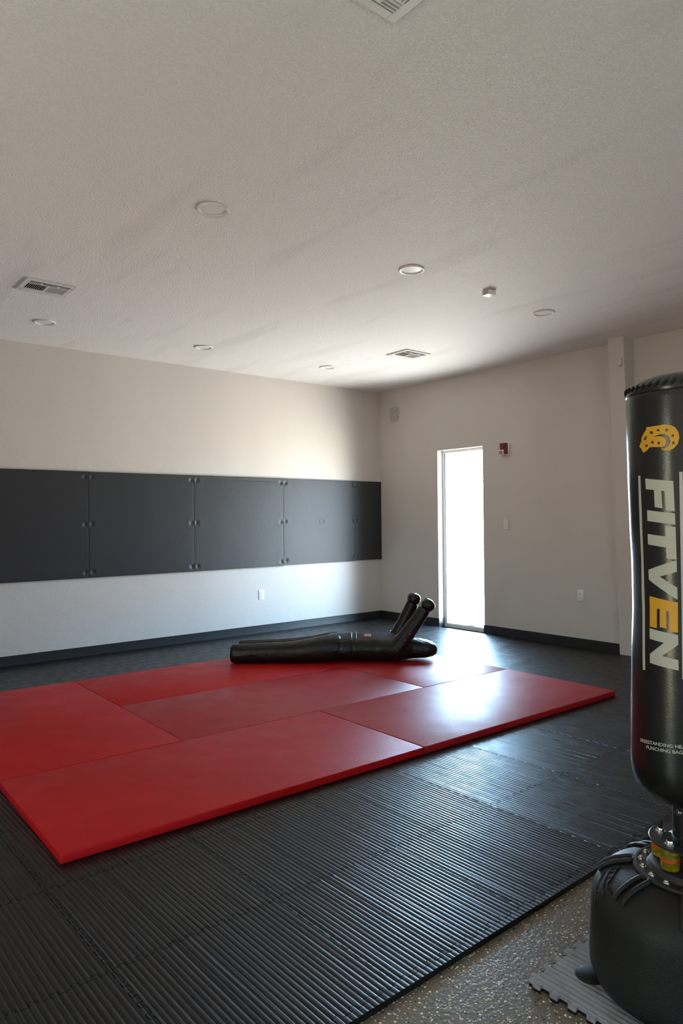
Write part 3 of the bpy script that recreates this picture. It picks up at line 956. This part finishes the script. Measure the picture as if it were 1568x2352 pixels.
# flange ring with bolts
fl = MB().lathe([(.120, .341), (.157, .341), (.158, .345), (.154, .3495), (.147, .3505), (.146, .3485), (.121, .3485), (.118, .352), (.110, .362), (.098, .366), (.0, .366)], 80).build('flange', M['black_steel'], bag_t, angle=30)
bolt = None
for k in range(17):
    a = VA - math.radians(92) + k * 2 * PI / 17
    if bolt is None:
        mb = MB(); mb.lathe([(0, .0085), (.0040, .0080), (.0062, .0055), (.0064, .0020), (.0095, .0018), (.0098, .0)], 18)
        bolt = mb.build('flange_bolt', M['chrome'], fl); b = bolt
    else:
        b = bolt.copy(); COL.objects.link(b); b.parent = fl
    b.location = (.1345 * math.cos(a), .1345 * math.sin(a), .3485)
# upper plate on six urethane shock absorbers
PLZ = 0.432
plate = MB().lathe([(0, PLZ), (.1115, PLZ), (.1135, PLZ - .0015), (.1135, PLZ - .0045), (.1115, PLZ - .006), (0, PLZ - .006)], 80).build('top_plate', M['black_steel'], bag_t, angle=30)
for k in range(6):
    a = VA - math.radians(42) - k * PI / 3
    c = Vector((.0835 * math.cos(a), .0835 * math.sin(a)))
    ab = MB().lathe([(0, .3662), (.0235, .3662), (.0245, .3690), (.0245, .4225), (.0235, .4255), (0, .4255)], 36, c).build('shock_absorber', M['urethane'], bag_t, angle=40)
    MB().lathe([(.0235, .3885), (.0252, .3890), (.0256, .3925), (.0252, .3965), (.0235, .3970), (.0235, .3885)], 28, c).build('inner_ring', M['orange'], ab)
    st = MB().lathe([(.0, PLZ + .034), (.0045, PLZ + .033), (.0062, PLZ + .029), (.0066, PLZ + .012), (.0066, PLZ)], 18, c).build('stud_cap', M['rubber'], plate)
    MB().lathe([(.0068, PLZ + .012), (.0090, PLZ + .0115), (.0105, PLZ + .008), (.0105, PLZ + .004), (.0142, PLZ + .0032), (.0145, PLZ), (.0068, PLZ)], 22, c).build('nut', M['chrome'], plate, angle=25)
# post
pole = MB().lathe([(.062, PLZ), (.062, PLZ + .004), (.0505, PLZ + .010), (.0500, .5), (.0500, .60), (0, .60)], 48).build('post', M['black_steel'], bag_t, angle=40)
mb = MB(); mb.lathe([(0, .005), (.004, .0048), (.0045, .003), (.0095, .003), (.0105, 0)], 20)
sa = VA - math.radians(41)
s = mb.build('post_screw', M['chrome'], pole)
s.rotation_euler = (0, PI / 2, sa); s.location = (.0503 * math.cos(sa), .0503 * math.sin(sa), .516)
# bag
BP = [(0.0, .545), (.083, .548), (.107, .555), (.130, .5745), (.148, .5915), (.156, .62), (.1584, .6439), (.1568, .7711), (.1534, .9367), (.1484, 1.0947), (.1495, 1.2169), (.1535, 1.3265), (.1566, 1.4594), (.1594, 1.6194), (.1593, 1.6873)]
def bag_r(z):
    q = [(b, a) for a, b in BP[6:]]
    if z <= q[0][0]: return q[0][1]
    for (z0, r0), (z1, r1) in zip(q[:-1], q[1:]):
        if z0 <= z <= z1:
            t = (z - z0) / (z1 - z0); t = t * t * (3 - 2 * t) * .4 + t * .6
            return r0 + (r1 - r0) * t
    return q[-1][1]
prof = BP[:6] + [(bag_r(.6439 + (1.6873 - .6439) * k / 80), .6439 + (1.6873 - .6439) * k / 80) for k in range(81)]
bag = MB().lathe(prof + [(.1583, 1.690), (.1598, 1.6925), (.1600, 1.703), (.1585, 1.711)], 160).build('bag_cover', M['vinyl'], bag_t, angle=40)
# padded lid: gathered at the laced rim
mb = MB(); rows = []
nl = 168
for i in range(15):
    t = i / 14
    r = .1585 * (1 - t) + .0005
    z = 1.711 + .040 * (1 - (1 - t) ** 3.6)
    rows.append([((r + (.0016 * math.cos(k * PI / 2) * (1 - t) ** 3)) * math.cos(2 * PI * k / nl), (r + (.0016 * math.cos(k * PI / 2) * (1 - t) ** 3)) * math.sin(2 * PI * k / nl), z) for k in range(nl)])
mb.grid(rows, True, False)
lid = mb.build('padded_lid', M['vinyl'], bag_t, angle=60)
mb = MB()
for k in range(46):
    a = 2 * PI * k / 46
    pts = []
    for q in range(6):
        f = q / 5
        aa = a + f * .085
        pts.append((.1606 * math.cos(aa), .1606 * math.sin(aa), 1.7015 + .014 * f + .003 * math.sin(f * PI)))
    mb.tube(pts, [.0016, .0026, .003, .003, .0026, .0016], 6)
mb.build('lacing', M['rubber'], bag)
def wrap(poly, lift):
    """lay a polygon given as (degrees, z) on the cover, cut into narrow strips so that it follows the curve"""
    mb = MB(); b = mb.bm
    z0 = min(p[1] for p in poly); z1 = max(p[1] for p in poly)
    a0 = min(p[0] for p in poly); a1 = max(p[0] for p in poly)
    nz = max(1, int((z1 - z0) / .02))
    for q in slab(poly, [z0 + (z1 - z0) * k / nz for k in range(nz + 1)]):
        vs = []
        for p in q:
            if not vs or abs(vs[-1][0] - p[0]) + abs(vs[-1][1] - p[1]) > 1e-6: vs.append(p)
        if abs(vs[0][0] - vs[-1][0]) + abs(vs[0][1] - vs[-1][1]) < 1e-6: vs.pop()
        if len(vs) < 3: continue
        b.faces.new([b.verts.new((d, z, 0)) for d, z in vs])
    n = int((a1 - a0) / 2.0)
    for k in range(1, n + 1):
        bmesh.ops.bisect_plane(b, geom=b.verts[:] + b.edges[:] + b.faces[:], plane_co=(a0 + (a1 - a0) * k / (n + 1), 0, 0), plane_no=(1, 0, 0), dist=1e-6)
    for v in b.verts:
        R = bag_r(v.co.y) + lift
        v.co = (R * math.cos(math.radians(v.co.x)), R * math.sin(math.radians(v.co.x)), v.co.y)
    return mb
TXT = {
    'F' : [(-106.82, 1.4537), (-77.72, 1.4431), (-76.88, 1.3622), (-85.51, 1.3658), (-85.9, 1.4164), (-89.17, 1.4185), (-88.6, 1.3707), (-96.62, 1.3742), (-96.93, 1.4211), (-106.48, 1.4244)] ,
    'I' : [(-105.81, 1.3666), (-76.76, 1.3561), (-76.57, 1.326), (-105.8, 1.3369)] ,
    'T' : [(-86.02, 1.3243), (-76.39, 1.32), (-76.12, 1.2324), (-85.95, 1.2356), (-85.98, 1.2646), (-106.12, 1.2718), (-106.01, 1.3006), (-86.16, 1.2946)] ,
    'V' : [(-106.67, 1.2017), (-76.12, 1.2315), (-76.09, 1.2), (-93.2, 1.1849), (-75.92, 1.1579), (-75.86, 1.1253), (-106.49, 1.1745)] ,
    'E' : [(-106.04, 1.1291), (-75.59, 1.1182), (-75.78, 1.0376), (-83.93, 1.04), (-83.98, 1.0925), (-86.94, 1.0936), (-86.94, 1.0458), (-93.97, 1.0473), (-94.04, 1.0959), (-97.34, 1.0966), (-97.13, 1.0433), (-105.9, 1.0453)] ,
    'N' : [(-106.09, 1.0407), (-75.64, 1.0312), (-75.54, 1.0056), (-91.01, 0.9707), (-75.49, 0.9649), (-75.33, 0.9372), (-105.1, 0.9457), (-105.21, 0.9701), (-89.32, 1.0065), (-105.73, 1.0117)] ,
    'LL' : [(-116.87, 1.463), (-113.5, 1.4629), (-113.07, 1.3444), (-113.46, 1.223), (-113.19, 1.1302), (-112.54, 1.0378), (-111.32, 0.9225), (-114.94, 0.9214), (-116.49, 1.0362), (-117.72, 1.129), (-117.14, 1.2225), (-117.02, 1.3444)] ,
    'logo' : [(-103.79, 1.5944), (-92.74, 1.595), (-85.35, 1.5964), (-79.21, 1.5934), (-74.79, 1.585), (-72.3, 1.5723), (-71.65, 1.5577), (-73.2, 1.5414), (-76.59, 1.5309), (-80.4, 1.5254), (-84.28, 1.5257), (-87.45, 1.5291), (-88.89, 1.5328), (-85.42, 1.5316), (-82.26, 1.5354), (-80.68, 1.5406), (-79.62, 1.5516), (-80.92, 1.563), (-84.75, 1.5707), (-89.58, 1.571), (-96.32, 1.5659), (-90.44, 1.5665), (-86.38, 1.5639), (-84.05, 1.5575), (-83.5, 1.5468), (-84.82, 1.5382), (-87.0, 1.5357), (-93.23, 1.5376), (-100.28, 1.5389), (-104.01, 1.5307), (-108.31, 1.5251), (-110.99, 1.5366), (-113.77, 1.5443), (-110.44, 1.5596), (-110.35, 1.5666), (-107.08, 1.5794), (-103.86, 1.5887)] ,
    'spots' : [[(-96.3, 1.5777), (-96.8, 1.575), (-97.97, 1.5742), (-99.42, 1.5758), (-100.01, 1.5788), (-99.37, 1.5814), (-97.89, 1.5821), (-96.75, 1.5806)], [(-89.51, 1.5821), (-89.93, 1.5799), (-90.93, 1.5793), (-92.17, 1.5806), (-92.67, 1.583), (-92.13, 1.585), (-90.87, 1.5856), (-89.9, 1.5844)], [(-81.67, 1.5783), (-82.55, 1.5768), (-83.54, 1.5776), (-84.24, 1.5806), (-84.05, 1.5837), (-83.09, 1.585), (-81.92, 1.5838), (-81.41, 1.5812)], [(-76.21, 1.5642), (-76.54, 1.5618), (-77.3, 1.5609), (-78.25, 1.5621), (-78.63, 1.5647), (-78.22, 1.5672), (-77.26, 1.568), (-76.51, 1.5668)], [(-76.03, 1.5438), (-76.64, 1.5408), (-77.39, 1.5402), (-78.0, 1.5424), (-77.94, 1.546), (-77.27, 1.5488), (-76.37, 1.5493), (-75.92, 1.5473)], [(-95.8, 1.551), (-96.2, 1.5483), (-97.13, 1.5474), (-98.28, 1.5489), (-98.74, 1.5517), (-98.23, 1.5543), (-97.05, 1.5552), (-96.15, 1.5538)], [(-89.47, 1.5471), (-89.82, 1.5443), (-90.63, 1.5433), (-91.63, 1.5448), (-92.03, 1.5477), (-91.59, 1.5505), (-90.57, 1.5514), (-89.78, 1.55)], [(-102.62, 1.5436), (-103.07, 1.5413), (-104.1, 1.5406), (-105.39, 1.5419), (-105.91, 1.5445), (-105.34, 1.5468), (-104.02, 1.5474), (-103.01, 1.5462)], [(-107.75, 1.56), (-105.96, 1.5671), (-103.24, 1.5725), (-104.38, 1.5606)]] ,
}
for key, m in (('F', 'print_white'), ('I', 'print_white'), ('T', 'print_white'), ('V', 'print_white'), ('E', 'print_gold'), ('N', 'print_white')):
    wrap(TXT[key], .0006).build('printed_letter', M[m], bag)
wrap(TXT['LL'], .0006).build('printed_line', M['print_white'], bag)
wrap([(-72.3, 1.467), (-69.3, 1.4671), (-68.6, .916), (-72.2, .9155)], .0006).build('printed_line', M['print_white'], bag)
logo = wrap(TXT['logo'], .0006).build('printed_cat_head', M['print_gold'], bag)
for s_ in TXT['spots']: wrap(s_, .0010).build('printed_spot', M['print_black'], logo)
def small_text(txt, d0, d1, zb0, zb1, cap):
    cu = bpy.data.curves.new('lettering', 'FONT'); cu.body = txt; cu.size = 1.0; cu.offset = 0.018; cu.resolution_u = 3
    ob = bpy.data.objects.new('lettering', cu); COL.objects.link(ob)
    bpy.context.view_layer.update()
    dg = bpy.context.evaluated_depsgraph_get()
    me = bpy.data.meshes.new_from_object(ob.evaluated_get(dg))
    bpy.data.objects.remove(ob)
    xs = [v.co.x for v in me.vertices]; ys = [v.co.y for v in me.vertices]
    x0, x1, y0, y1 = min(xs), max(xs), min(ys), max(ys)
    for v in me.vertices:
        f = (v.co.x - x0) / (x1 - x0)
        d = d0 + (d1 - d0) * f; z = zb0 + (zb1 - zb0) * f + (v.co.y - y0) / (y1 - y0) * cap
        R = bag_r(z) + .0006
        v.co = (R * math.cos(math.radians(d)), R * math.sin(math.radians(d)), z)
    me.materials.clear(); me.materials.append(M['print_white'])
    o = bpy.data.objects.new('small_lettering', me); COL.objects.link(o); o.parent = bag
small_text('FREESTANDING HEAVY', -118.3, -63.0, .7191, .7339, .0096)
small_text('PUNCHING BAG', -109.6, -72.3, .7068, .7167, .0096)

# grey tile under the base
gt = thing('grey_foam_tile', (5.808, -4.757, 0.0), 'loose grey foam puzzle tile under the punching bag base', 'floor tile')
o = tile_mesh(OUT, 0.0045, 0.011, 0.0).build('grey_layer', M['grey_foam'], gt, angle=60)
o = tile_mesh(OUT, 0.0, 0.0088, 0.0004, None, -0.0110).build('black_layer', M['foam'], gt, angle=60)
